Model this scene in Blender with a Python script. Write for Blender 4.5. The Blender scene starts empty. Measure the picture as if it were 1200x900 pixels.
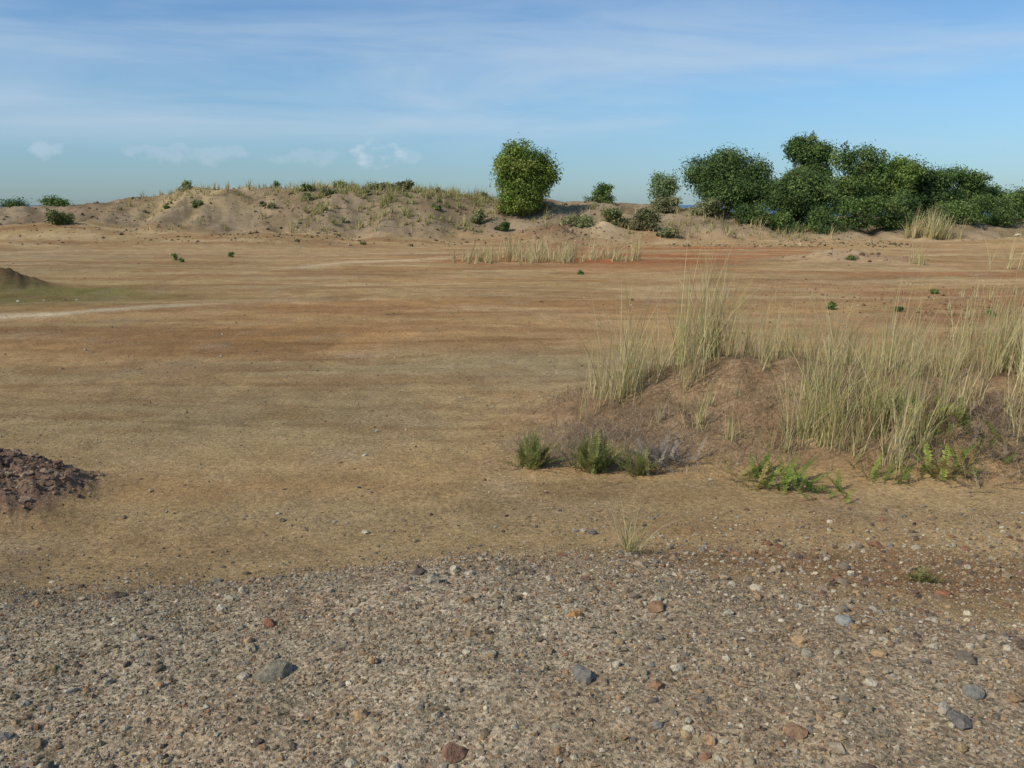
import bpy, math, numpy as np
from mathutils import Vector
R = np.random.RandomState(7)
sc = bpy.context.scene
sc.view_settings.view_transform='Standard'; sc.view_settings.look='None'
sc.view_settings.exposure=0; sc.view_settings.gamma=1

# ---------------------------------------------------------------- helpers
def _h(ix,iy,seed):
    n=(ix.astype(np.int64)*374761393+iy.astype(np.int64)*668265263+seed*1442695041)&0xFFFFFFFF
    n=((n^(n>>13))*1274126177)&0xFFFFFFFF
    n=n^(n>>16)
    return (n&0xFFFFFF)/float(0xFFFFFF)
def vnoise(x,y,seed=0):
    x=np.asarray(x,float); y=np.asarray(y,float)
    ix=np.floor(x); iy=np.floor(y); fx=x-ix; fy=y-iy
    fx=fx*fx*(3-2*fx); fy=fy*fy*(3-2*fy)
    a=_h(ix,iy,seed);b=_h(ix+1,iy,seed);c=_h(ix,iy+1,seed);d=_h(ix+1,iy+1,seed)
    return (a+(b-a)*fx+(c-a)*fy+(a-b-c+d)*fx*fy)*2-1
def fbm(x,y,o=4,seed=0):
    s=0;a=.5;t=0
    for i in range(o):
        s=s+a*vnoise(x*2**i+i*17.3,y*2**i-i*9.1,seed+i); t+=a; a*=.5
    return s/t
def ss(a,b,x):
    t=np.clip((x-a)/(b-a),0,1); return t*t*(3-2*t)
def bump(x,y,cx,cy,rx,ry):
    return np.exp(-(((x-cx)/rx)**2+((y-cy)/ry)**2))
def lin(r,g,b):
    c=np.array([r,g,b])/255.; return np.where(c<=.04045,c/12.92,((c+.055)/1.055)**2.4)

# ---------------------------------------------------------------- terrain
CX=[-80,-45,-36,-29,-25.5,-21.5,-17,-13,-8,-3,0,2.3,4,6.5,9,12,16,20,26,35,60,90]
CZ=[1.3,1.5,1.75,2.15,2.5,3.25,3.1,3.2,3.1,2.7,2.2,2.5,2.2,2.3,2.1,1.9,1.5,1.2,1.0,.9,.9,.6]
def fore(x,y):
    edge=4.5+.45*fbm(x*.55,y*.4,3,5)-.05*np.abs(x+.2)
    gent=ss(.3,3.0,x)
    edge=edge-.6*gent
    return 1-ss(edge-1.3-.2*gent,edge+1.1+.7*gent,y)
def gmound(x,y):
    yf=7.2-.13*x+.25*fbm(x*1.1,y*.4,3,8)
    xr=ss(-.25,2.3,x+.3*fbm(x,y,3,9))*(1-ss(9,12,x))
    return xr*ss(yf,9.0,y)*(1-ss(9.1,11.0,y))
def pile(x,y):
    d=np.sqrt(((x+4.35)/1.25)**2+((y-6.4)/.85)**2)+.22*fbm(x*2,y*2,4,12)
    return 1-ss(.2,1.05,d)
def ridgew(x,y):
    yb=50+2.0*fbm(x*.08,0*y,2,31)+1.5*fbm(x*.35,y*.05,2,32)
    return ss(yb,yb+11.5,y)
def T(x,y):
    x=np.asarray(x,float);y=np.asarray(y,float)
    r=np.sqrt(x*x+y*y)
    z=.07*fbm(x*.12,y*.16,3,1)*ss(5,15,r)+.018*fbm(x*.8,y*.8,3,2)
    z=z+.04*fbm(x*.35,y*.9,5,7)*ss(9,22,r)
    z=z+.010*fbm(x*6,y*6,4,3)*(1-ss(15,30,r))
    f=fore(x,y)
    z=z+f*(.60+.06*fbm(x*.7,y*.7,3,4)+.016*fbm(x*6,y*6,4,6))
    m=gmound(x,y)
    z=z+m*(.56+.24*fbm(x*1.1,y*1.3,4,10))+ss(0,.2,m)*.06*fbm(x*4,y*4,5,13)
    p=pile(x,y)
    z=z+p*(.34+.16*fbm(x*3.5,y*3.5,4,14))+ss(0,.3,p)*.05*fbm(x*14,y*14,3,15)
    hc=np.interp(x,CX,CZ)
    w=ridgew(x,y)
    gul=np.abs(fbm(x*.33,y*.09,3,20))
    z=z+w*hc+ w*(1-w)*4*(.6*gul-.25)+.22*w*fbm(x*.3,y*.3,4,21)+.26*ss(0,.2,w)*fbm(x*.9,y*.9,5,22)
    z=z+1.0*bump(x,y,-26,51,6,3.5)+.5*bump(x,y,-14,49,6,3)
    z=z+(.8+.5*fbm(x*1.2,y*1.2,4,23))*bump(x,y,2.6,52,2.6,2.0)+.7*bump(x,y,5.3,53,1.3,1.6)+.5*bump(x,y,8.3,53,1.6,1.6)
    z=z+.35*bump(x,y,13,35,2.2,1.8)*(1+.6*fbm(x*1.5,y*1.5,4,24))
    z=z+.2*bump(x,y,-19,25,5,2)-.10*bump(x,y,-12,22,5,1.6)
    z=z+.42*bump(x,y,-13.9,24.2,.9,.6)*(1+.9*fbm(x*3,y*3,3,26))
    z=z+.5*bump(x,y,31,50,5,2)
    d=ss(85,520,r)
    return z*(1-d)-62*d

def build(name,V,F,mat,col=None,smooth=False,extra=None,matidx=None,mats=None):
    me=bpy.data.meshes.new(name)
    V=np.ascontiguousarray(V,dtype=np.float32); 
    if not isinstance(F,list): F=[F]
    F=[np.asarray(f,dtype=np.int32) for f in F if len(f)]
    nl=sum(f.size for f in F); npoly=sum(len(f) for f in F)
    me.vertices.add(len(V)); me.vertices.foreach_set('co',V.ravel())
    me.loops.add(nl); me.loops.foreach_set('vertex_index',np.concatenate([f.ravel() for f in F]))
    tot=np.concatenate([np.full(len(f),f.shape[1],dtype=np.int32) for f in F])
    st=np.concatenate([[0],np.cumsum(tot)[:-1]]).astype(np.int32)
    me.polygons.add(npoly); me.polygons.foreach_set('loop_start',st); me.polygons.foreach_set('loop_total',tot)
    me.polygons.foreach_set('use_smooth',np.full(npoly,smooth,dtype=bool))
    if matidx is not None: me.polygons.foreach_set('material_index',np.asarray(matidx,dtype=np.int32))
    me.update(calc_edges=True)
    if col is not None:
        a=me.color_attributes.new('Col','FLOAT_COLOR','POINT')
        c=np.ones((len(V),4),dtype=np.float32); c[:,:3]=col; a.data.foreach_set('color',c.ravel())
    if extra is not None:
        for k,v in extra.items():
            a=me.attributes.new(k,'FLOAT','POINT'); a.data.foreach_set('value',np.asarray(v,dtype=np.float32))
    ob=bpy.data.objects.new(name,me); sc.collection.objects.link(ob)
    for m in (mats or [mat]): me.materials.append(m)
    return ob
PEND={}
def collect(name,V,F,mat,C):
    """gather many batches of one real-world mass into a single mesh"""
    d=PEND.setdefault(name,[[],[],[],0,mat]); d[0].append(V); d[1].append(F+d[3]); d[2].append(C); d[3]+=len(V)
def flush():
    for name,(v,f,c,_,mat) in PEND.items(): build(name,np.vstack(v),f,mat,np.vstack(c))
    PEND.clear()

# ---------------------------------------------------------------- materials
class NT:
    def __init__(s,nt): s.nt=nt; nt.nodes.clear()
    def n(s,t,**k):
        nd=s.nt.nodes.new(t)
        for a,b in k.items():
            if a.startswith('_'): setattr(nd,a[1:],b)
            else: nd.inputs[a.replace('#',' ')].default_value=b
        return nd
    def l(s,a,b): s.nt.links.new(a,b)
    def math(s,op,a,b=None,c=None,clamp=False):
        nd=s.nt.nodes.new('ShaderNodeMath'); nd.operation=op; nd.use_clamp=clamp
        for i,v in enumerate([a,b,c]):
            if v is None: continue
            if isinstance(v,(int,float)): nd.inputs[i].default_value=v
            else: s.l(v,nd.inputs[i])
        return nd.outputs[0]
    def mix(s,f,a,b,bt='MIX'):
        nd=s.nt.nodes.new('ShaderNodeMix'); nd.data_type='RGBA'; nd.blend_type=bt
        for i,v in [(0,f),(6,a),(7,b)]:
            if isinstance(v,(int,float)): nd.inputs[i].default_value=v
            elif isinstance(v,(tuple,list)): nd.inputs[i].default_value=(*v,1)
            else: s.l(v,nd.inputs[i])
        return nd.outputs[2]
    def rng(s,v,a,b,c,d,sm=False):
        nd=s.nt.nodes.new('ShaderNodeMapRange'); 
        if sm: nd.interpolation_type='SMOOTHSTEP'
        s.l(v,nd.inputs[0])
        for i,q in enumerate([a,b,c,d]): nd.inputs[i+1].default_value=q
        return nd.outputs[0]
def newmat(name):
    m=bpy.data.materials.new(name); m.use_nodes=True; return m,NT(m.node_tree)

def ground_mat():
    m,t=newmat('dirt_ground')
    out=t.n('ShaderNodeOutputMaterial'); b=t.n('ShaderNodeBsdfDiffuse',Roughness=.3)
    at=t.n('ShaderNodeAttribute',_attribute_name='Col'); g=t.n('ShaderNodeAttribute',_attribute_name='gravel')
    tc=t.n('ShaderNodeTexCoord').outputs['Object']
    def noi(sc_,d=4,r=.6):
        nd=t.n('ShaderNodeTexNoise',Scale=sc_,Detail=d,Roughness=r); t.l(tc,nd.inputs['Vector']); return nd.outputs['Fac']
    n1=noi(3.1,3); n2=noi(20,5,.8)
    v1=t.n('ShaderNodeTexVoronoi',Scale=85); t.l(tc,v1.inputs['Vector'])
    s1=t.n('ShaderNodeSeparateColor'); t.l(v1.outputs['Color'],s1.inputs[0])
    f=t.math('MULTIPLY',t.rng(n1,.3,.7,.88,1.12),t.rng(n2,.25,.75,.5,1.5))
    gs=t.rng(s1.outputs[0],0,1,.5,1.5)
    gf=t.math('ADD',t.math('MULTIPLY',g.outputs['Fac'],.6),.4,clamp=True)
    k=t.math('ADD',1.0,t.math('MULTIPLY',gf,t.math('SUBTRACT',gs,1.0)))
    f=t.math('MULTIPLY',f,k)
    cm=t.n('ShaderNodeVectorMath',_operation='SCALE'); t.l(at.outputs['Color'],cm.inputs[0]); t.l(f,cm.inputs['Scale'])
    warm=t.mix(t.math('MULTIPLY',gf,t.rng(s1.outputs[1],.8,1,0,.5)),cm.outputs[0],lin(172,128,92).tolist())
    t.l(warm,b.inputs['Color'])
    bp=t.n('ShaderNodeBump',Strength=1.0,Distance=1.0); t.l(t.math('MULTIPLY',n2,.026),bp.inputs['Height']); t.l(bp.outputs[0],b.inputs['Normal'])
    t.l(b.outputs[0],out.inputs[0]); return m
def stone_mat():
    m,t=newmat('stone'); out=t.n('ShaderNodeOutputMaterial'); b=t.n('ShaderNodeBsdfDiffuse',Roughness=.3)
    at=t.n('ShaderNodeAttribute',_attribute_name='Col'); tc=t.n('ShaderNodeTexCoord').outputs['Object']
    n=t.n('ShaderNodeTexNoise',Scale=45,Detail=4,Roughness=.75); t.l(tc,n.inputs['Vector'])
    cm=t.n('ShaderNodeVectorMath',_operation='SCALE'); t.l(at.outputs['Color'],cm.inputs[0]); t.l(t.rng(n.outputs['Fac'],.25,.75,.55,1.45),cm.inputs['Scale'])
    t.l(cm.outputs[0],b.inputs['Color'])
    bp=t.n('ShaderNodeBump',Strength=.8,Distance=.02); t.l(n.outputs['Fac'],bp.inputs['Height']); t.l(bp.outputs[0],b.inputs['Normal'])
    t.l(b.outputs[0],out.inputs[0]); return m
def leaf_mat(name,trans=.3):
    m,t=newmat(name); out=t.n('ShaderNodeOutputMaterial'); b=t.n('ShaderNodeBsdfDiffuse')
    at=t.n('ShaderNodeAttribute',_attribute_name='Col')
    t.l(at.outputs['Color'],b.inputs['Color'])
    tr=t.n('ShaderNodeBsdfTranslucent'); t.l(at.outputs['Color'],tr.inputs['Color'])
    mx=t.n('ShaderNodeMixShader',Fac=trans); t.l(b.outputs[0],mx.inputs[1]); t.l(tr.outputs[0],mx.inputs[2])
    t.l(mx.outputs[0],out.inputs[0]); return m
M_G=ground_mat(); M_S=stone_mat(); M_L=leaf_mat('leaves',.3); M_B=leaf_mat('dry_grass_blades',.25)
def bark_mat():
    m,t=newmat('bark'); out=t.n('ShaderNodeOutputMaterial'); b=t.n('ShaderNodeBsdfPrincipled',Roughness=.9)
    n=t.n('ShaderNodeTexNoise',Scale=9,Detail=5); tc=t.n('ShaderNodeTexCoord'); t.l(tc.outputs['Object'],n.inputs['Vector'])
    t.l(t.mix(n.outputs['Fac'],(.05,.035,.025),(.2,.16,.12)),b.inputs['Base Color']); t.l(b.outputs[0],out.inputs[0]); return m
M_K=bark_mat()

# ---------------------------------------------------------------- ground sheet
ang=np.concatenate([np.linspace(-48,48,1000), np.linspace(48,312,134)[1:-1]])*math.pi/180
def geo(a,b,q): return np.exp(np.arange(math.log(a),math.log(b),q))
rad=np.concatenate([geo(.15,1.5,.08),geo(1.5,12,.0075),geo(12,110,.0095),geo(110,2600,.04)])
A,Rr=np.meshgrid(ang,rad,indexing='xy')
X=Rr*np.sin(A); Y=Rr*np.cos(A)
Z=T(X,Y)
nr,na=X.shape
V=np.stack([X.ravel(),Y.ravel(),Z.ravel()],1)
i=np.arange(nr-1)[:,None]*na; j=np.arange(na)[None,:]; j2=(j+1)%na
F=np.stack([i+j,i+j2,i+na+j2,i+na+j],-1).reshape(-1,4)[:, ::-1]
cen=len(V); V=np.vstack([V,[0,0,float(T(0,0))]])
FC=np.stack([np.full(na,cen),np.arange(na),(np.arange(na)+1)%na],1)[:, ::-1]
def colour(x,y):
    r=np.sqrt(x*x+y*y)
    def lay(c,w,k):
        k=np.asarray(k); return c*(1-w[:,None])+k[None,:]*w[:,None]
    wx=x+1.8*fbm(x*.25,y*.25,4,51)*ss(4,20,r); wy=y+2.4*fbm(x*.18,y*.3,5,52)*ss(4,20,r)
    c=np.tile(lin(177,149,106),(len(x),1))
    st=fbm(x*.07,y*.45,5,53)
    c=lay(c,.6*ss(-.05,.5,st),lin(180,142,96))
    c=lay(c,.6*ss(.0,.45,fbm(x*.09,y*.5,5,54)),lin(164,146,108))
    c=lay(c,.65*bump(wx,wy,-4.5,14.5,6,2.0),lin(182,134,84))
    c=lay(c,.6*bump(wx,wy,-5,19,7,1.5),lin(182,132,84))
    c=lay(c,.4*bump(wx,wy,4,15,4,1.5),lin(180,140,94))
    redn=ss(-.35,.25,fbm(x*.3,y*.6,5,55))
    c=lay(c,.95*np.clip(1.5*bump(wx,wy,4,36,9,4.5)+bump(wx,wy,9,44,10,3.5),0,1)*redn,lin(164,100,66))
    c=lay(c,.85*np.clip(1.4*bump(wx,wy,11,20,4.5,4.5),0,1)*redn,lin(148,98,70))
    c=lay(c,.8*bump(wx,wy,14,28,6,4)*redn,lin(160,110,76))
    c=lay(c,.65*ss(.05,.35,fbm(x*.16,y*.9,5,80))*ss(10,18,r),lin(146,112,78))
    c=lay(c,.5*ss(.1,.35,fbm(x*.2,y*1.0,5,81))*ss(12,20,r),lin(200,174,132))
    c=lay(c,.5*ss(.1,.3,fbm(x*.5,y*1.6,5,88))*ss(7,12,y),lin(150,112,76))
    c=lay(c,.6*bump(wx,wy,2,11.5,5,1.6),lin(164,150,114))
    c=lay(c,.6*bump(wx,wy,-3,9.0,3,1.2),lin(166,150,112))
    c=lay(c,.95*np.clip(bump(wx,wy,-13.5,21.8,5,1.6)*1.8,0,1),lin(126,118,72))
    pl=np.exp(-((wy-(18.5+.12*(x+10)))/.45)**2)*ss(-5,-8,x)
    c=lay(c,.8*pl,lin(212,196,160))
    pl2=np.exp(-((wy-(34+(x+5)*1.1))/.9)**2)*ss(-9,-7,x)*(1-ss(-3,-1.5,x))
    c=lay(c,.75*pl2,lin(214,190,150))
    c=lay(c,.4*bump(wx,wy,-18,40,14,5),lin(188,162,126))
    dn=ss(-.3,.4,fbm(x*.9,y*1.8,4,57))
    rl=1-np.abs(fbm(x*.45,y*1.7,4,82))*6
    c=lay(c,.35*np.clip(rl,0,1)*ss(5,7,y),lin(142,116,82))
    c=lay(c,.5*ss(.05,.5,fbm(x*1.3,y*2.6,4,83))*ss(5,7,y)*(1-ss(10,18,y)),lin(152,122,84))
    for a0,b0,c0,wd,st_ in [(13.2,.18,.004,.10,.55),(14.6,.16,.004,.10,.55),(16.9,.05,.006,.14,.45),(11.0,.10,.008,.07,.4),(12.0,.10,.008,.07,.4),(21,-.06,.004,.2,.5),(25.5,.1,.003,.25,.5),(8.6,-.04,.01,.06,.35),(9.5,-.04,.01,.06,.3)]:
        ln=np.exp(-((y+.25*fbm(x*.5,y*.5,3,86)-(a0+b0*x+c0*x*x))/wd)**2)
        c=lay(c,st_*ln*ss(-.35,.25,fbm(x*.4,y*.4,3,87)),lin(128,96,64))
    f=fore(x,y); f2=ss(.0,.95,f+.6*fbm(x*1.3,y*1.3,5,58))
    c=lay(c,f2,lin(164,147,120))
    c=lay(c,.5*f2*ss(-.05,.5,fbm(x*.9,y*.9,4,59)),lin(152,128,98))
    c=lay(c,.35*f2*ss(.1,.5,fbm(x*.8,y*1.4,4,60)),lin(182,168,142))
    c=lay(c,.5*f2*ss(.3,2.5,x)*ss(-.1,.5,fbm(x*1.4,y*1.8,4,61)),lin(140,108,80))
    c=lay(c,.75*np.clip(bump(x,y,2.7,4.95,2.0,.8)*1.5,0,1)*dn,lin(132,98,70))
    c=lay(c,.5*np.exp(-((y-5.5)/.5)**2)*(1-f2)*dn,lin(144,114,80))
    m=gmound(x,y); mw=ss(.01,.25,m+.12*fbm(x*2,y*2,4,62))
    c=lay(c,mw,lin(160,134,102)); c=lay(c,mw*.65*ss(-.1,.4,fbm(x*2.5,y*2.5,4,63)),lin(126,98,72))
    p=ss(.04,.3,pile(x,y)); c=lay(c,p,lin(132,106,86)); c=lay(c,p*ss(-.1,.4,fbm(x*5,y*5,3,84))*.6,lin(156,130,106))
    w=ridgew(x,y); c=lay(c,.9*ss(.03,.3,w),lin(158,140,113))
    c=lay(c,.7*ss(.05,.4,w)*ss(-.1,.4,fbm(x*.5,y*.25,5,64)),lin(132,112,87))
    c=lay(c,.6*ss(.05,.4,w)*ss(.0,.3,fbm(x*1.4,y*.9,4,85)),lin(114,102,74))
    c=lay(c,.6*bump(x,y,-20,60,4,6)*ss(-.4,.2,fbm(x*.6,y*.3,3,65)),lin(208,180,128))
    c=lay(c,.8*np.clip(bump(x,y,2.6,52,2.8,2.0),0,1),lin(130,102,80))
    c=lay(c,.85*np.clip(bump(x,y,5.3,52.5,1.3,1.6),0,1),lin(206,182,142))
    c=lay(c,.6*bump(x,y,13,35,2.4,2),lin(188,166,132))
    c=lay(c,.8*np.clip(bump(x,y,-13.9,24.2,1.0,.7)*1.4,0,1),lin(92,76,58))
    c=lay(c,.5*bump(x,y,22,52,14,2.5),lin(182,154,116))
    c=lay(c,ss(90,200,r),lin(95,100,60))
    v=1+.15*fbm(x*.5,y*.9,4,66)+.14*fbm(x*3,y*3,3,67)
    return c*v[:,None], np.clip(f2+.6*p+.25*mw+.3*bump(x,y,3,5.0,3,.9),0,1)
C,G=colour(V[:,0],V[:,1])
ground=build('ground',V,[F,FC],M_G,C,True,{'gravel':G})

# sea
sv=[];n=96;
for rr in (0,30000):
    for k in range(n): sv.append((rr*math.sin(2*math.pi*k/n),rr*math.cos(2*math.pi*k/n),-42))
sv=np.array(sv[:1]+sv[n:]); sf=np.array([[0,1+(k+1)%n,1+k] for k in range(n)])
m,t=newmat('sea_water'); out=t.n('ShaderNodeOutputMaterial'); b=t.n('ShaderNodeBsdfPrincipled',Roughness=.35)
b.inputs['Base Color'].default_value=(.03,.09,.16,1)
nn=t.n('ShaderNodeTexNoise',Scale=.05,Detail=6); tc=t.n('ShaderNodeTexCoord'); t.l(tc.outputs['Object'],nn.inputs['Vector'])
bp=t.n('ShaderNodeBump',Strength=.6,Distance=4); t.l(nn.outputs['Fac'],bp.inputs['Height']); t.l(bp.outputs[0],b.inputs['Normal'])
t.l(b.outputs[0],out.inputs[0]); build('sea',sv,sf,m)

# ---------------------------------------------------------------- stones
def icov():
    p=(1+5**.5)/2
    v=np.array([(-1,p,0),(1,p,0),(-1,-p,0),(1,-p,0),(0,-1,p),(0,1,p),(0,-1,-p),(0,1,-p),(p,0,-1),(p,0,1),(-p,0,-1),(-p,0,1)])
    v/=np.linalg.norm(v[0])
    f=np.array([(0,11,5),(0,5,1),(0,1,7),(0,7,10),(0,10,11),(1,5,9),(5,11,4),(11,10,2),(10,7,6),(7,1,8),(3,9,4),(3,4,2),(3,2,6),(3,6,8),(3,8,9),(4,9,5),(2,4,11),(6,2,10),(8,6,7),(9,8,1)])
    return v,f
def subd(v,f):
    v=list(map(tuple,v)); c={}; nf=[]
    def mid(a,b):
        k=(min(a,b),max(a,b))
        if k not in c:
            q=np.array(v[a])+np.array(v[b]); q/=np.linalg.norm(q); c[k]=len(v); v.append(tuple(q))
        return c[k]
    for a,b,d in f:
        x,y,z=mid(a,b),mid(b,d),mid(d,a); nf+=[(a,x,z),(b,y,x),(d,z,y),(x,y,z)]
    return np.array(v),np.array(nf)
I0=icov(); I1=subd(*I0); I2=subd(*I1); I3=subd(*I2)
OC=(np.array([(1,0,0),(0,1,0),(-1,0,0),(0,-1,0),(0,0,1),(0,0,-1)],float),np.array([(0,1,4),(1,2,4),(2,3,4),(3,0,4),(1,0,5),(2,1,5),(3,2,5),(0,3,5)]))
PAL=np.array([lin(164,148,120),lin(182,170,146),lin(146,129,104),lin(126,115,100),lin(170,140,106),lin(200,187,160),lin(148,114,88),lin(136,130,120),lin(174,150,112),lin(108,95,82)])
PW=np.array([.2,.17,.15,.11,.12,.07,.04,.06,.07,.06])
def stones(name,x,y,s,base,pal=PAL,pw=PW,sink=.25,flat=(.45,.85),jit=.28):
    N=len(x); v,f=base; n=len(v)
    P=np.tile(v[None],(N,1,1))*(1+jit*(R.rand(N,n,1)-.5)*2*(.6 if n>12 else 1))
    P*=np.stack([np.ones(N),R.uniform(.6,1,N),R.uniform(*flat,N)],1)[:,None,:]
    tl=R.normal(0,.3,N); c,s_=np.cos(tl)[:,None],np.sin(tl)[:,None]
    P=np.stack([P[...,0],P[...,1]*c-P[...,2]*s_,P[...,1]*s_+P[...,2]*c],-1)
    a=R.rand(N)*6.283; c,s_=np.cos(a)[:,None],np.sin(a)[:,None]
    P=np.stack([P[...,0]*c-P[...,1]*s_,P[...,0]*s_+P[...,1]*c,P[...,2]],-1)*s[:,None,None]
    P+=np.stack([x,y,T(x,y)+s*sink],1)[:,None,:]
    Fq=(f[None]+np.arange(N)[:,None,None]*n).reshape(-1,3)
    cc=pal[R.choice(len(pal),N,p=pw/pw.sum())]*R.uniform(.75,1.18,(N,1))
    collect(name,P.reshape(-1,3),Fq,M_S,np.repeat(cc,n,0))
N=160000
y=np.sqrt(R.uniform(1.5**2,6.2**2,N)); x=R.uniform(-1,1,N)*(y*.72+.6)
keep=(R.rand(N)<np.clip(fore(x,y)**1.2*1.2+.06+.4*bump(x,y,3,5.2,2.8,.9),0,1)) & (fbm(x*1.6,y*1.6,3,91)+R.rand(N)*1.2>.05)
x,y=x[keep],y[keep]; s=np.clip(.0048*np.exp(R.normal(0,.42,len(x))),.002,.018)
stones('gravel',x,y,s,OC,jit=.3,sink=.2)
N=13000
y=np.sqrt(R.uniform(1.5**2,6.2**2,N)); x=R.uniform(-1,1,N)*(y*.72+.6)
keep=(R.rand(N)<np.clip(fore(x,y)**1.4+.06+.7*bump(x,y,3,5.2,2.8,.9),0,1)*(.45+.55*ss(-1,3,x)))&(fbm(x*1.1,y*1.1,3,94)+R.rand(N)>.2); x,y=x[keep],y[keep]
s=np.clip(.0098*np.exp(R.normal(0,.47,len(x))),.006,.045)
stones('gravel',x,y,s,I1,sink=.12,jit=.4)
N=240; x=R.normal(2.7,1.3,N); y=R.normal(4.8,.6,N)
stones('gravel',x,y,np.clip(.018*np.exp(R.normal(0,.45,N)),.01,.055),I1,np.array([lin(144,108,84),lin(128,102,84),lin(112,98,86),lin(160,142,118)]),np.array([.22,.28,.28,.22]),sink=.1,jit=.45,flat=(.35,.6))
N=28000
y=np.exp(R.uniform(math.log(4.9),math.log(46),N)); x=R.uniform(-1,1,N)*(y*.66+.5)
keep=fbm(x*.5,y*.8,3,92)+R.rand(N)*1.1>.3; x,y=x[keep],y[keep]
s=np.clip(.005*np.exp(R.normal(0,.55,len(x))),.003,.04)*(.75+y*.03)
stones('gravel',x,y,s,OC)
N=1100; x=R.normal(11,3,N); y=R.normal(19.5,2.2,N)
stones('gravel',x,y,np.clip(.017*np.exp(R.normal(0,.5,N)),.01,.06),OC,np.array([lin(122,102,78),lin(140,108,82)]),np.array([.5,.5]))
N=5000; x=R.uniform(-34,22,N); y=R.uniform(46,63,N); k=fbm(x*.4,y*.4,3,93)+R.rand(N)>.4; x,y=x[k],y[k]
stones('gravel',x,y,np.clip(.05*np.exp(R.normal(0,.5,len(x))),.02,.16),OC,np.array([lin(118,104,80),lin(98,92,64),lin(190,168,132)]),np.array([.45,.4,.15]))
flush()
N=10000; x=R.uniform(-6.0,-3.0,N); y=R.uniform(5.2,7.6,N); k=pile(x,y)>R.rand(N)*.6+.04; x,y=x[k],y[k]
RP=np.array([lin(146,122,102),lin(130,106,88),lin(164,142,118),lin(114,96,82),lin(154,120,94)]); RW=np.array([.3,.25,.2,.15,.1])
stones('dirt_pile',x,y,np.clip(.010*np.exp(R.normal(0,.65,len(x))),.004,.055),I1,RP,RW,sink=-.1,jit=.5); flush()
x=np.concatenate([R.normal(2.6,1.3,160),R.normal(13,1.2,50),R.uniform(26,36,60)]); y=np.concatenate([R.normal(50.8,.9,160),R.normal(34.6,.7,50),R.uniform(46,56,60)])
stones('rubble',x,y,np.clip(.05*np.exp(R.normal(0,.5,len(x))),.03,.16),I1,np.array([lin(150,128,104),lin(128,106,86),lin(170,150,122)]),np.array([.4,.4,.2]),jit=.5,sink=.1); flush()
def big(x,y,s,c,flat=.6,nm='stone',seed=1,el=.75,base=I3):
    v,f=base; v=v.copy(); q=np.random.RandomState(seed)
    for k in range(11):
        d=q.normal(size=3); d/=np.linalg.norm(d); lim=q.uniform(.55,.85); p=v@d; v-=np.clip(p-lim,0,None)[:,None]*d
    v*=(1+.10*fbm(v[:,0]*2+seed,v[:,1]*2+v[:,2]*3,4,seed))[:,None]
    v*=np.array([1,el,flat])*s; a=q.rand()*6; 
    v=np.stack([v[:,0]*math.cos(a)-v[:,1]*math.sin(a),v[:,0]*math.sin(a)+v[:,1]*math.cos(a),v[:,2]],1)
    v+=np.array([x,y,float(T(x,y))+s*flat*.15])
    cc=np.tile(lin(*c),(len(v),1))*(1+.25*fbm(v[:,0]*30,v[:,1]*30+v[:,2]*30,3,seed))[:,None]
    build(nm,v,f,M_S,cc,False)
BS=[(-.83,2.80,.085,(150,140,118)),(-.17,2.33,.05,(138,106,86)),(-.69,2.20,.06,(106,92,80)),(1.29,3.18,.055,(150,148,138)),
(.58,3.3,.05,(152,122,94)),(-.95,3.22,.038,(154,108,84)),(1.52,2.66,.045,(134,130,118)),(1.37,2.55,.035,(172,160,140)),(.86,2.42,.045,(150,120,94)),
(.25,3.22,.04,(188,142,94)),(.36,2.8,.025,(182,170,146)),(.02,2.08,.05,(148,122,98)),(-1.35,2.3,.03,(120,108,92)),(-.45,3.5,.03,(140,122,104)),
(.1,4.0,.022,(176,164,150)),(1.0,3.9,.035,(158,144,126)),(2.2,4.3,.04,(138,116,96)),(1.8,4.6,.045,(146,112,86)),(2.3,4.4,.05,(154,110,82)),(2.9,5.0,.04,(124,102,84)),
(-1.3,7.6,.03,(200,188,164)),(-.6,10.1,.025,(196,184,160)),(-1.1,6.6,.02,(156,126,110)),(.02,12.5,.03,(186,168,140)),(-1.75,3.9,.03,(144,132,110)),(1.05,2.9,.035,(166,154,130)),(1.75,3.5,.035,(146,112,86)),(.62,2.6,.03,(130,118,102)),
(.78,4.55,.035,(140,134,122)),(1.25,4.6,.03,(158,132,100)),(1.0,2.2,.05,(112,98,84)),(.95,2.32,.035,(160,146,122)),(1.95,3.9,.04,(130,108,88))]
for k,(a,b_,s_,c_) in enumerate(BS): big(a,b_,s_,c_,seed=k+3,flat=.45+.2*R.rand())
for k,(a,b_,s_) in enumerate([(-13.0,21.0,.09),(-12.6,21.2,.06),(-11.6,20.8,.07),(-11.3,21.4,.05),(-10.6,21.6,.05),(30,54,.4),(31,55,.3)]): big(a,b_,s_,(196,186,164),seed=k+50,base=I2,flat=.4)

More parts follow.
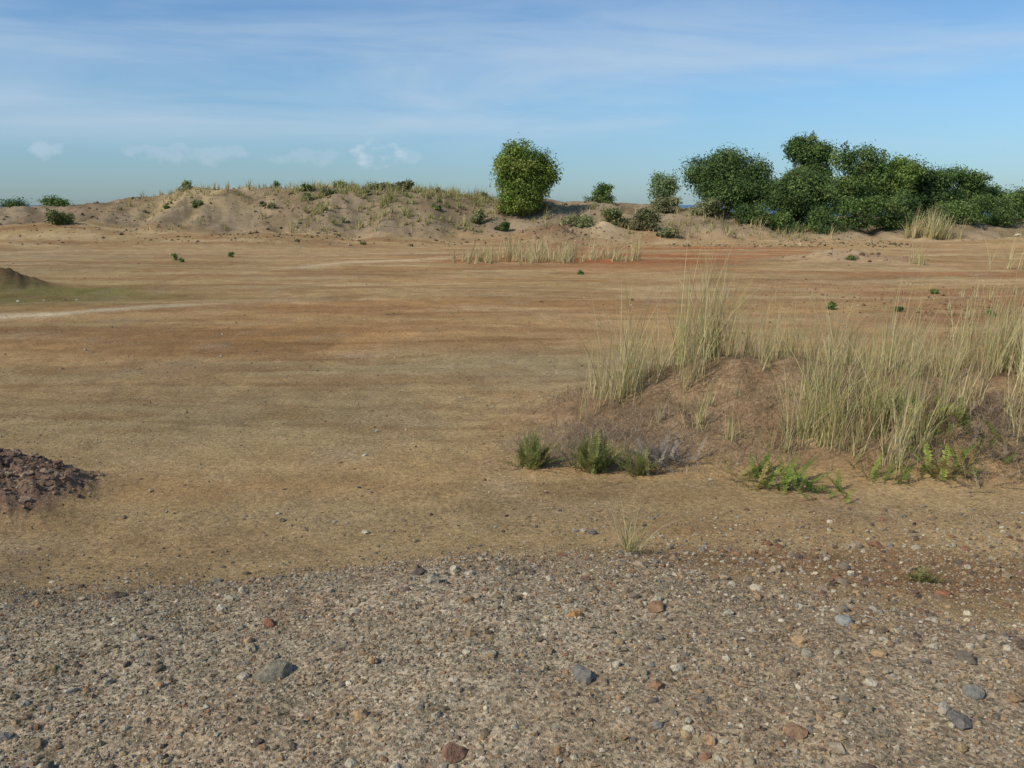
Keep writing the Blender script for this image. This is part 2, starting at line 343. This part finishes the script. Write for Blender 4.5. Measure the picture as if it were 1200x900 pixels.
# ---------------------------------------------------------------- grass
def blades(name,x,y,h,w,lean,cols,K=5,droop=.5,wind=(0.10,0.0),z0=-.01):
    N=len(x); t=np.linspace(0,1,K+1)[None,:]
    a=R.rand(N)*6.283; ln=np.abs(R.normal(0,1,N))*lean+.03
    dx=np.cos(a)*ln+wind[0]; dy=np.sin(a)*ln+wind[1]
    cv=R.uniform(.2,1,N)*droop
    hor=(t*.55+cv[:,None]*t**2.5)*h[:,None]
    px=x[:,None]+dx[:,None]*hor; py=y[:,None]+dy[:,None]*hor
    L=np.sqrt(dx**2+dy**2)
    pz=T(x,y)[:,None]+z0+h[:,None]*(t-(L*cv)[:,None]*.45*t**3)
    b=R.rand(N)*6.283; wd=w[:,None]*(1-t**1.6*.93)
    wx=np.cos(b)[:,None]*wd; wy=np.sin(b)[:,None]*wd
    A_=np.stack([px-wx,py-wy,pz],-1); B_=np.stack([px+wx,py+wy,pz],-1)
    P=np.concatenate([A_,B_],1)
    k=np.arange(K); q=np.stack([k,k+K+1,k+K+2,k+1],1)
    Fq=(q[None]+(np.arange(N)*2*(K+1))[:,None,None]).reshape(-1,4)
    cc=np.broadcast_to(cols[:,None,:],(N,2*(K+1),3)).reshape(-1,3)
    collect(name,P.reshape(-1,3),Fq,M_B,cc)
GP=np.array([lin(214,200,146),lin(196,188,128),lin(222,204,160),lin(178,176,112),lin(202,172,130),lin(150,154,90)])
def gcol(N,w): 
    w=np.array(w,float); return GP[R.choice(6,N,p=w/w.sum())]*R.uniform(.72,1.12,(N,1))
def tufts(name,specs,lean=.28,w=.0035,droop=.6,wt=(3,3,3,1.5,2,.7)):
    xs,ys,hs=[],[],[]
    for (cx,cy,sx,sy,nt,per,h) in specs:
        for _ in range(nt):
            tx,ty=R.normal(cx,sx),R.normal(cy,sy); k=max(3,int(per*R.uniform(.4,1.5)))
            xs.append(R.normal(tx,.035*h+.01,k)); ys.append(R.normal(ty,.035*h+.01,k)); hs.append(h*R.uniform(.5,1.2)*R.uniform(.25,1.1,k))
    x=np.concatenate(xs);y=np.concatenate(ys);h=np.concatenate(hs)
    blades(name,x,y,h,w*R.uniform(.6,1.3,len(x)),lean,gcol(len(x),wt),droop=droop)
tufts('tall_grass',[(1.02,8.9,.14,.2,13,24,1.2),(1.45,9.2,.2,.2,6,14,.75),(1.95,9.2,.16,.2,17,30,1.42),(2.25,9.3,.22,.2,9,22,1.05),(1.6,9.1,.2,.2,7,18,.8),
 (2.9,9.5,.4,.25,14,22,.75),(3.6,9.4,.4,.25,17,24,.85),(4.4,9.3,.45,.3,19,26,.9),(5.2,9.0,.45,.35,24,30,1.0),(6.2,9.0,.7,.4,24,30,.95),(7.4,9.0,.8,.4,20,28,.9),
 (4.2,8.2,.4,.3,7,20,.6),(5.0,8.0,.4,.3,12,24,.85)],w=.0031,lean=.38)
tufts('tall_grass',[(2.75,7.75,.18,.2,13,32,.78),(3.1,7.8,.22,.22,18,34,.95),(2.55,7.5,.12,.15,6,22,.55),(3.3,7.35,.18,.15,7,24,.6),(2.0,7.6,.06,.08,3,14,.4),(3.7,7.9,.3,.25,8,22,.75),(4.6,7.6,.5,.3,8,22,.65),(1.6,8.1,.25,.2,5,12,.4),(2.3,8.4,.5,.3,9,10,.35)],lean=.45,w=.0031,wt=(3,3,2,2.5,1.5,1))
flush()
tufts('grass_tuft',[(.72,5.1,.03,.03,4,28,.33)],lean=.75,w=.0022); flush()
N=46000; x=R.uniform(-.6,9,N); y=R.uniform(6.2,10.8,N); k=(gmound(x,y)>.004+R.rand(N)*.25)&(fbm(x*1.8,y*1.8,3,70)+R.rand(N)*.9>.2); x,y=x[k],y[k]
SP=np.array([lin(176,154,120),lin(150,128,100),lin(192,170,130),lin(124,104,84)])
blades('dead_grass',x,y,R.uniform(.03,.12,len(x)),.0028*R.uniform(.5,1.2,len(x)),1.8,SP[R.choice(4,len(x))]*R.uniform(.7,1.1,(len(x),1)),K=3,droop=1.3)
x=np.concatenate([R.normal(.75,.5,4600),R.normal(4.6,.9,5500)]); y=np.concatenate([R.normal(7.7,.35,4600),R.normal(7.5,.45,5500)]); 
k=gmound(x,y)>.002; x,y=x[k],y[k]
blades('dead_grass',x,y,R.uniform(.04,.17,len(x)),.0024*R.uniform(.5,1.2,len(x)),1.8,np.array([lin(176,160,138),lin(148,130,110),lin(190,172,144)])[R.choice(3,len(x))]*R.uniform(.75,1.15,(len(x),1)),K=4,droop=1)
flush()
tufts('tall_grass',[(.2,35,.9,1.0,46,15,1.05),(2.1,35.2,.4,.9,20,14,.8),(3.5,35.8,.9,1.0,34,13,.85),(-1.4,34.6,.5,.6,18,13,.75),(4.9,35,.15,.2,5,12,1.0)],lean=.42,w=.013,droop=.7,wt=(5,3,5,1,3,0)); flush()
tufts('grass_tuft',[(15,33,.2,.3,6,14,1.2)],w=.01); flush()
tufts('grass_tuft',[(8.9,17.5,.2,.2,4,10,.35),(9.4,16.4,.3,.3,6,8,.3),(8.6,18.9,.5,.3,6,8,.25),(11,21,.8,.5,8,8,.4),(12.5,23,1.2,1,10,8,.35)],w=.006); flush()
tufts('grass_tuft',[(17.6,31,.5,.4,10,9,1.6)],w=.007,lean=.5); flush()
N=900; tx=R.uniform(-25,-1,N); ty=R.uniform(51,67,N)
k=(fbm(tx*.35,ty*.3,3,75)+R.rand(N)*.7>.2+.45*(ty<57)-.2*(tx>-13)); tx,ty=tx[k],ty[k]
tufts('dry_grass',[(a,b_,.15,.2,2,8,R.uniform(.2,.75)) for a,b_ in zip(tx,ty)],lean=.45,w=.015,wt=(2,3,2,4,4,4))
N=220; tx=R.uniform(-13.5,-1.5,N); ty=R.uniform(53,66,N)
tufts('dry_grass',[(a,b_,.2,.2,2,16,R.uniform(.3,.85)) for a,b_ in zip(tx,ty)],lean=.7,w=.02,wt=(1,2,1,4,2,7))
tx=R.uniform(1,20,190); ty=R.uniform(52,60,190)
tufts('dry_grass',[(a,b_,.15,.2,2,10,R.uniform(.3,.9)) for a,b_ in zip(tx,ty)],lean=.45,w=.015,wt=(3,2,3,3,4,3)); flush()
tufts('tall_grass',[(25.2,54,.8,.5,26,26,1.8),(32.5,52,1.0,.8,14,16,.7)],w=.016,wt=(4,3,3,2,1,1),lean=.4); flush()

# ---------------------------------------------------------------- leafy plants
def leafquads(P,Nn,size,asp=.5):
    N=len(P); a=R.normal(size=(N,3)); u=np.cross(Nn,a); u/=np.linalg.norm(u,axis=1)[:,None]+1e-9; v=np.cross(Nn,u)
    s=size[:,None]
    Q=np.stack([P-u*s,P+v*s*asp+Nn*s*.15,P+u*s,P-v*s*asp+Nn*s*.15],1)
    return Q.reshape(-1,3),np.arange(4*N).reshape(-1,4)
def tube(p0,p1,r0,r1,bend,n=6,seg=5):
    t=np.linspace(0,1,seg+1)[:,None]; p=p0*(1-t)+p1*t+np.sin(t*math.pi)*bend
    d=p1-p0; d=d/np.linalg.norm(d); a=np.cross(d,[.3,.9,.1]); a/=np.linalg.norm(a); b=np.cross(d,a)
    an=np.arange(n)/n*6.283; rr=(r0*(1-t)+r1*t)
    ring=(np.cos(an)[:,None]*a+np.sin(an)[:,None]*b)
    Vv=(p[:,None,:]+ring[None]*rr[:,:,None]).reshape(-1,3)
    Ff=[[i*n+j,i*n+(j+1)%n,(i+1)*n+(j+1)%n,(i+1)*n+j] for i in range(seg) for j in range(n)]
    return Vv,np.array(Ff)
def tree(name,x,y,H,W,low=.15,ncl=60,nl=170,ls=.085,cols=((62,92,38),(44,72,30),(88,112,48)),seed=0,lobes=None,ztop=None,trunk=True,rc=.13,dens=1.0,base=None,rag=.2):
    global R
    old=R; R=np.random.RandomState(seed+100)
    z0=float(T(x,y)) if base is None else base
    if ztop is not None: H=ztop-z0
    VV=[];FF=[];CC=[];MI=[];off=0
    lobes=lobes or [(0,0,.5+low/2,.5,(1-low)/2)]
    tot=sum(l[3]**2*l[4] for l in lobes); cl=[]
    for l in lobes:
        k=max(4,int(ncl*l[3]**2*l[4]/tot))
        d=R.normal(size=(k,3)); d/=np.linalg.norm(d,axis=1)[:,None]; rr=R.uniform(.3,1,k)**.6*R.uniform(1-rag,1+rag*.6,k)
        rad_=np.array([l[3]*W,l[3]*W*.9,l[4]*H]); rcl=rc*W*R.uniform(.4,1.6,k)
        c=np.array([l[0]*W,l[1]*W,l[2]*H])+d*rr[:,None]*np.maximum(rad_[None]-rcl[:,None]*.8,.1*rad_)
        cl+= [(c[i_],rcl[i_]) for i_ in range(k)]
    cl=[c for c in cl if c[0][2]>c[1]*.2]
    if trunk:
        th=H*max(low+.18,.3); tp=np.array([x,y,z0+th]); b0=np.array([x,y,z0-.1])
        v,f=tube(b0,tp,W*.035,W*.024,np.array([.03*W,0,0]),8,6); VV.append(v);FF.append(f+off);off+=len(v);MI+= [1]*len(f);CC.append(np.zeros((len(v),3)))
        for c,rc_ in cl[::2]:
            s=b0+(tp-b0)*R.uniform(.6,1); e=np.array([x,y,z0])+c
            v,f=tube(s,e,W*.014,W*.003,R.normal(0,.03*W,3),5,4); VV.append(v);FF.append(f+off);off+=len(v);MI+=[1]*len(f);CC.append(np.zeros((len(v),3)))
    cols=np.array([lin(*c) for c in cols])
    for c,r_ in cl:
        n=int(nl*dens*(r_/(rc*W))**2*R.uniform(.7,1.2))+4
        d=R.normal(size=(n,3)); d/=np.linalg.norm(d,axis=1)[:,None]
        st=R.uniform(.7,1.3,3)
        p=np.array([x,y,z0])+c+d*(R.uniform(.1,1.0,n)**.5)[:,None]*r_*st*np.array([1.1,1.1,.85])*(1+.15*R.normal(size=(n,1)))
        nn=d*.6+np.array([0,0,.45])+R.normal(0,.55,(n,3)); nn/=np.linalg.norm(nn,axis=1)[:,None]
        k=p[:,2]>z0; p,nn=p[k],nn[k]; n=len(p)
        v,f=leafquads(p,nn,ls*R.uniform(.6,1.3,n))
        kc=cols[R.choice(len(cols))]*.85+cols[0]*.15
        cc=kc*R.uniform(.7,1.3,(n,1))*R.uniform(.75,1.25)
        VV.append(v);FF.append(f+off);off+=len(v);MI+=[0]*len(f);CC.append(np.repeat(cc,4,0))
    ob=build(name,np.vstack(VV),np.vstack(FF),None,np.vstack(CC),matidx=MI,mats=[M_L,M_K])
    R=old; return ob
BR=((138,156,74),(110,130,60),(162,172,92)); DK=((98,120,72),(78,98,58),(122,140,80)); MD=((112,136,76),(88,110,62),(142,158,92))
tree('broadleaf_tree',.85,58,0,5.1,ztop=6.45,ncl=160,nl=190,cols=BR,seed=1,rag=.22,lobes=[(-.16,-.1,.6,.32,.28),(.21,.1,.52,.28,.27),(-.03,0,.34,.38,.3),(-.1,-.05,.8,.22,.17),(.12,.05,.68,.24,.18),(-.1,-.05,.16,.3,.18)])
tree('small_tree',10.9,65,0,2.7,ztop=4.7,ncl=36,nl=90,cols=((134,154,106),(118,140,92),(146,162,110)),seed=2,low=.1,ls=.08,rag=.45)
tree('broadleaf_tree',14.2,60,0,6.2,ztop=6.15,ncl=140,nl=200,cols=DK,seed=3,rag=.28,lobes=[(-.24,0,.56,.28,.33),(.02,.1,.68,.3,.32),(.27,0,.56,.25,.3),(0,-.1,.3,.46,.3)])
tree('broadleaf_tree',20,62,0,4.4,ztop=7.1,ncl=110,nl=210,cols=MD,seed=4,rag=.28,lobes=[(-.05,0,.8,.38,.2),(.22,0,.74,.25,.18),(.05,0,.42,.42,.36)])
tree('broadleaf_tree',18.3,58,0,5.2,ztop=4.7,ncl=110,nl=210,cols=DK,seed=5,low=.0,rag=.3)
tree('broadleaf_tree',22.8,60.5,0,4.6,ztop=6.45,ncl=110,nl=200,cols=MD,seed=6,rag=.3,lobes=[(-.2,0,.78,.24,.22),(.18,0,.70,.3,.28),(0,0,.36,.5,.38)])
tree('broadleaf_tree',25.3,61,0,4.2,ztop=5.95,ncl=90,nl=200,cols=((132,154,80),(104,126,66),(150,166,90)),seed=7,low=.0,rag=.32)
tree('broadleaf_tree',27.9,62,0,5.0,ztop=5.4,ncl=110,nl=200,cols=DK,seed=8,rag=.32,lobes=[(-.15,0,.68,.34,.32),(.2,0,.58,.3,.32),(0,0,.3,.5,.3)])
tree('broadleaf_tree',31.6,63,0,3.8,ztop=4.9,ncl=70,nl=180,cols=MD,seed=9,lobes=[(-.2,0,.8,.24,.2),(.12,0,.62,.34,.32),(0,0,.3,.5,.3)],rag=.35)
tree('broadleaf_tree',35.5,62,0,5.8,ztop=3.5,ncl=70,nl=190,cols=MD,seed=10,low=.0,rag=.3)
tree('broadleaf_tree',41,62,0,6,ztop=4.3,ncl=60,nl=180,cols=DK,seed=11,low=.02)
tree('broadleaf_tree',48,58,0,7,ztop=5.2,ncl=60,nl=180,cols=MD,seed=12,low=.02)
tree('broadleaf_tree',16.6,63,0,5.0,ztop=4.6,ncl=50,nl=180,cols=DK,seed=13,low=.0)
tree('broadleaf_tree',29.8,65,0,5.6,ztop=4.2,ncl=60,nl=190,cols=DK,seed=14,low=.0)
tree('broadleaf_tree',33.6,65,0,4.5,ztop=3.8,ncl=50,nl=190,cols=DK,seed=15,low=.0)
def bush(name,x,y,W,H,cols=MD,seed=0,ls=.075,ncl=22,nl=110,rag=.5,**k):
    q=np.random.RandomState(seed); lb=[(q.uniform(-.25,.25),q.uniform(-.2,.2),q.uniform(.25,.6),q.uniform(.18,.36),q.uniform(.2,.4)) for _ in range(3)]+[(0,0,.15,.48,.2)]
    return tree(name,x,y,H,W,low=0.0,cols=cols,seed=seed,ls=ls,ncl=ncl,nl=nl,trunk=True,rc=.14,lobes=lb,rag=rag,**k)
OL=((148,150,104),(128,132,88),(162,160,118))
for k,(a,b_,w,h,c) in enumerate([(15.2,56.5,3.4,1.8,DK),(17.2,56,2.8,1.7,MD),(21.6,56.5,3.8,2.8,MD),(23.9,57,3.4,2.6,MD),(26.5,58,4.4,2.8,DK),(29.5,59,4.4,2.6,MD),(32.5,60,4,2.2,DK),(12.4,58,2.8,1.3,OL),(19.3,55.5,3.4,2.1,DK),
  (6.2,63,2.4,1.8,MD),(10.0,60,2.4,1.2,OL),(7.9,53.5,2.8,1.6,((150,138,106),(126,124,90),(116,128,80))),(6.3,54,2.1,1.3,((142,142,96),(114,126,74),(100,118,66))),(3.9,53,2.4,.9,OL),(-.6,55,1.0,.7,MD),(-2.2,56,1.3,1.0,OL),
  (-7.3,60,1.5,1.1,OL),(-19.5,56,.9,.7,((138,152,94),(120,138,82),(146,158,102))),(-25.2,50.8,2.0,1.0,((116,132,76),(98,114,66),(138,138,90))),(-33.3,66,2.8,.9,MD),(-9.2,61,1.6,.6,OL),
  (-11.8,58,1.3,.5,OL),(-38,69,3.4,.7,DK),(9.0,52,1.6,.7,OL)]):
    bush('shrub',a,b_,w,h,c,seed=k+30,ncl=50 if w>2 else 26,nl=80)
q=np.random.RandomState(5)
for k in range(18):
    a=q.uniform(-22,-1); b_=q.uniform(55,67); w=q.uniform(.5,1.3); bush('shrub',a,b_,w,w*q.uniform(.4,.75),(OL,MD,((146,150,100),(126,134,84),(162,160,112)))[k%3],seed=k+200,ncl=14,nl=24,ls=.07,rag=.8)
SM=((108,132,68),(88,114,56),(134,154,80))
for k,(a,b_,w,h) in enumerate([(6.7,18.6,.34,.22),(2.2,28.5,.25,.2),(-13.4,35.5,.5,.45),(-12.8,34.6,.3,.25),(-11.9,38,.4,.3),(10.5,22,.3,.16),(8.0,18.3,.22,.14),(9.6,17.6,.25,.16),(-7.8,47,.5,.3),(12.6,33.5,.9,.22)]):
    bush('small_plant',a,b_,w,h,SM,seed=k+300,ls=.026,ncl=14,nl=22,rag=.9)
def fern(name,x,y,L,nf,up=.7,cols=((92,116,44),(70,96,36),(120,140,56)),seed=0,spread=.05,npair=13,lw=.2):
    q=np.random.RandomState(seed); VV=[];FF=[];CC=[];off=0; cols=np.array([lin(*c) for c in cols])
    for i_ in range(nf):
        a=q.rand()*6.283; bx,by=x+q.normal(0,spread),y+q.normal(0,spread); bz=float(T(bx,by))-.01
        l=L*q.uniform(.5,1.1); el=up*q.uniform(.6,1.35); t=np.linspace(0,1,npair+1)[1:]
        hor=l*t*math.cos(el)*(1+.2*t); ver=l*(t*math.sin(el)-.35*t**2*math.cos(el))
        p=np.stack([bx+math.cos(a)*hor,by+math.sin(a)*hor,np.maximum(bz+ver,T(bx+math.cos(a)*hor,by+math.sin(a)*hor)+.01)],1)
        d=np.gradient(p,axis=0); d/=np.linalg.norm(d,axis=1)[:,None]
        side=np.array([-math.sin(a),math.cos(a),0]); rl=q.normal(0,.4); upv=np.array([0,0,1.]); side=side*math.cos(rl)+upv*math.sin(rl)
        col=cols[q.choice(len(cols))]*q.uniform(.75,1.2)
        for sg in (-1,1):
            ll=(l*lw*np.sin(np.clip(t*.9+.12,0,1)*math.pi)**.7*q.uniform(.8,1.2,len(t)))[:,None]
            tip=p+side*sg*ll+d*ll*.45+np.array([0,0,-.15])*ll+q.normal(0,.004,(len(t),3))
            wd=ll*.24; mid=(p+tip)/2
            Qd=np.stack([p,mid+d*wd,tip,mid-d*wd],1).reshape(-1,3)
            VV.append(Qd);FF.append(np.arange(len(Qd)).reshape(-1,4)+off);off+=len(Qd);CC.append(np.repeat(col*q.uniform(.8,1.2,(len(t),1)),4,0))
        pb=np.vstack([[bx,by,bz],p]); w_=np.linspace(.003,.001,len(pb))[:,None]*side
        VV.append(np.vstack([pb-w_,pb+w_])); n=len(pb); k=np.arange(n-1); FF.append(np.stack([k,k+n,k+n+1,k+1],1)+off); off+=2*n; CC.append(np.tile(col*.8,(2*n,1)))
    return build(name,np.vstack(VV),np.vstack(FF),M_L,np.vstack(CC))
GY=((146,148,90),(124,132,74),(162,160,100))
fern('green_shrub',.17,7.3,.34,85,1.2,GY,1,.05,20,.09)
fern('green_shrub',.70,7.2,.37,95,1.2,GY,2,.06,20,.09)
fern('green_shrub',1.06,7.1,.30,50,1.1,GY,3,.05,20,.09)
fern('dry_bush',1.27,7.35,.30,120,1.0,((168,156,144),(146,134,122),(182,170,154)),4,.10,18,.08)
fern('dry_bush',4.3,7.2,.33,110,.9,((166,148,126),(140,122,104),(180,162,138)),15,.28,18,.08)
FG=((130,150,72),(106,128,60),(156,166,84),(174,150,94))
for k,(a,b_,L,n) in enumerate([(1.95,6.85,.38,28),(2.2,6.7,.34,22),(2.42,6.6,.26,14),(3.55,7.75,.44,30),(3.85,7.6,.40,22),(3.0,6.95,.28,20),(3.5,6.9,.38,28),(3.75,7.05,.32,18),(4.2,7.3,.3,12)]):
    fern('fern',a,b_,L,n,.95,FG,k+20,.12,20,.10)
fern('small_plant',2.3,4.7,.16,26,1.05,((144,142,86),(122,128,70)),40,.04,12,.12)
fern('small_plant',-1.55,1.95,.08,10,.7,FG,41,.02,8,.2)

# ---------------------------------------------------------------- camera, light, sky
cam=bpy.data.cameras.new('camera'); co=bpy.data.objects.new('camera',cam); sc.collection.objects.link(co); sc.camera=co
cam.sensor_width=36; cam.lens=31.17; cam.clip_start=.05; cam.clip_end=80000
co.location=(0,0,2.2); co.rotation_euler=(math.radians(78.5),0,0)
EL,AZ=40,237
d=Vector((math.sin(math.radians(AZ))*math.cos(math.radians(EL)),math.cos(math.radians(AZ))*math.cos(math.radians(EL)),math.sin(math.radians(EL))))
sl=bpy.data.lights.new('sun','SUN'); sl.energy=3.35; sl.angle=math.radians(.6); sl.color=(1,.925,.79)
so=bpy.data.objects.new('sun',sl); sc.collection.objects.link(so); so.rotation_euler=d.to_track_quat('Z','Y').to_euler()
w=bpy.data.worlds.new('World'); sc.world=w; w.use_nodes=True; t=NT(w.node_tree)
out=t.n('ShaderNodeOutputWorld'); bg=t.n('ShaderNodeBackground',Strength=.1)
sk=t.n('ShaderNodeTexSky',_sky_type='NISHITA'); sk.sun_disc=False; sk.sun_elevation=math.radians(EL); sk.sun_rotation=math.radians(AZ); sk.altitude=50; sk.air_density=1; sk.dust_density=.4; sk.ozone_density=2
tc=t.n('ShaderNodeTexCoord').outputs['Generated']
sp=t.n('ShaderNodeSeparateXYZ'); t.l(tc,sp.inputs[0]); sx,sy,sz=sp.outputs
f=t.rng(sz,0,.14,1,0,True)
tint=t.mix(f,(.70,.96,1.20),(.54,.77,1.08)); base=t.mix(1.0,sk.outputs[0],tint,'MULTIPLY')
def noise(vs,sc_,d,loc=(0,0,0),dist=0):
    mp=t.n('ShaderNodeMapping'); mp.inputs['Scale'].default_value=vs; mp.inputs['Location'].default_value=loc; mp.inputs['Rotation'].default_value=(0,math.radians(4),0)
    t.l(tc,mp.inputs[0]); n=t.n('ShaderNodeTexNoise',Scale=sc_,Detail=d,Roughness=.55,Distortion=dist); t.l(mp.outputs[0],n.inputs['Vector']); return n.outputs['Fac']
c1=t.rng(noise((1,1,7),2.2,6,(.3,0,.2),.5),.36,.70,0,.58,True)
band=t.math('MULTIPLY',t.rng(sz,.035,.09,0,1,True),t.rng(sz,.15,.23,1,.4,True))
cl=t.math('MULTIPLY',c1,band)
def puff(ax,az,rx,rz,st,nz):
    ex=t.math('DIVIDE',t.math('SUBTRACT',t.math('DIVIDE',sx,sy),ax),rx); ez=t.math('DIVIDE',t.math('SUBTRACT',sz,az),rz)
    q=t.math('ADD',t.math('MULTIPLY',ex,ex),t.math('MULTIPLY',ez,ez))
    q=t.math('ADD',q,t.rng(nz,.3,.7,1.1,-1.0))
    front=t.rng(sy,0,.1,0,1)
    return t.math('MULTIPLY',t.rng(q,1.15,0,0,st,True),front)
nz=noise((1,1,1.6),34,5,(.4,.2,.1))
pf=t.math('MAXIMUM',puff(-.158,.055,.036,.016,.8,nz),puff(-.35,.050,.08,.011,.3,nz))
pf=t.math('MAXIMUM',pf,puff(-.505,.053,.022,.012,.45,nz)); pf=t.math('MAXIMUM',pf,puff(-.2,.049,.10,.010,.25,nz))
cl=t.math('MAXIMUM',cl,pf)
col=t.mix(cl,base,(5.4,6.5,7.6))
t.l(col,bg.inputs[0]); t.l(bg.outputs[0],out.inputs[0])
print('verts',sum(len(o.data.vertices) for o in sc.objects if o.type=='MESH'))
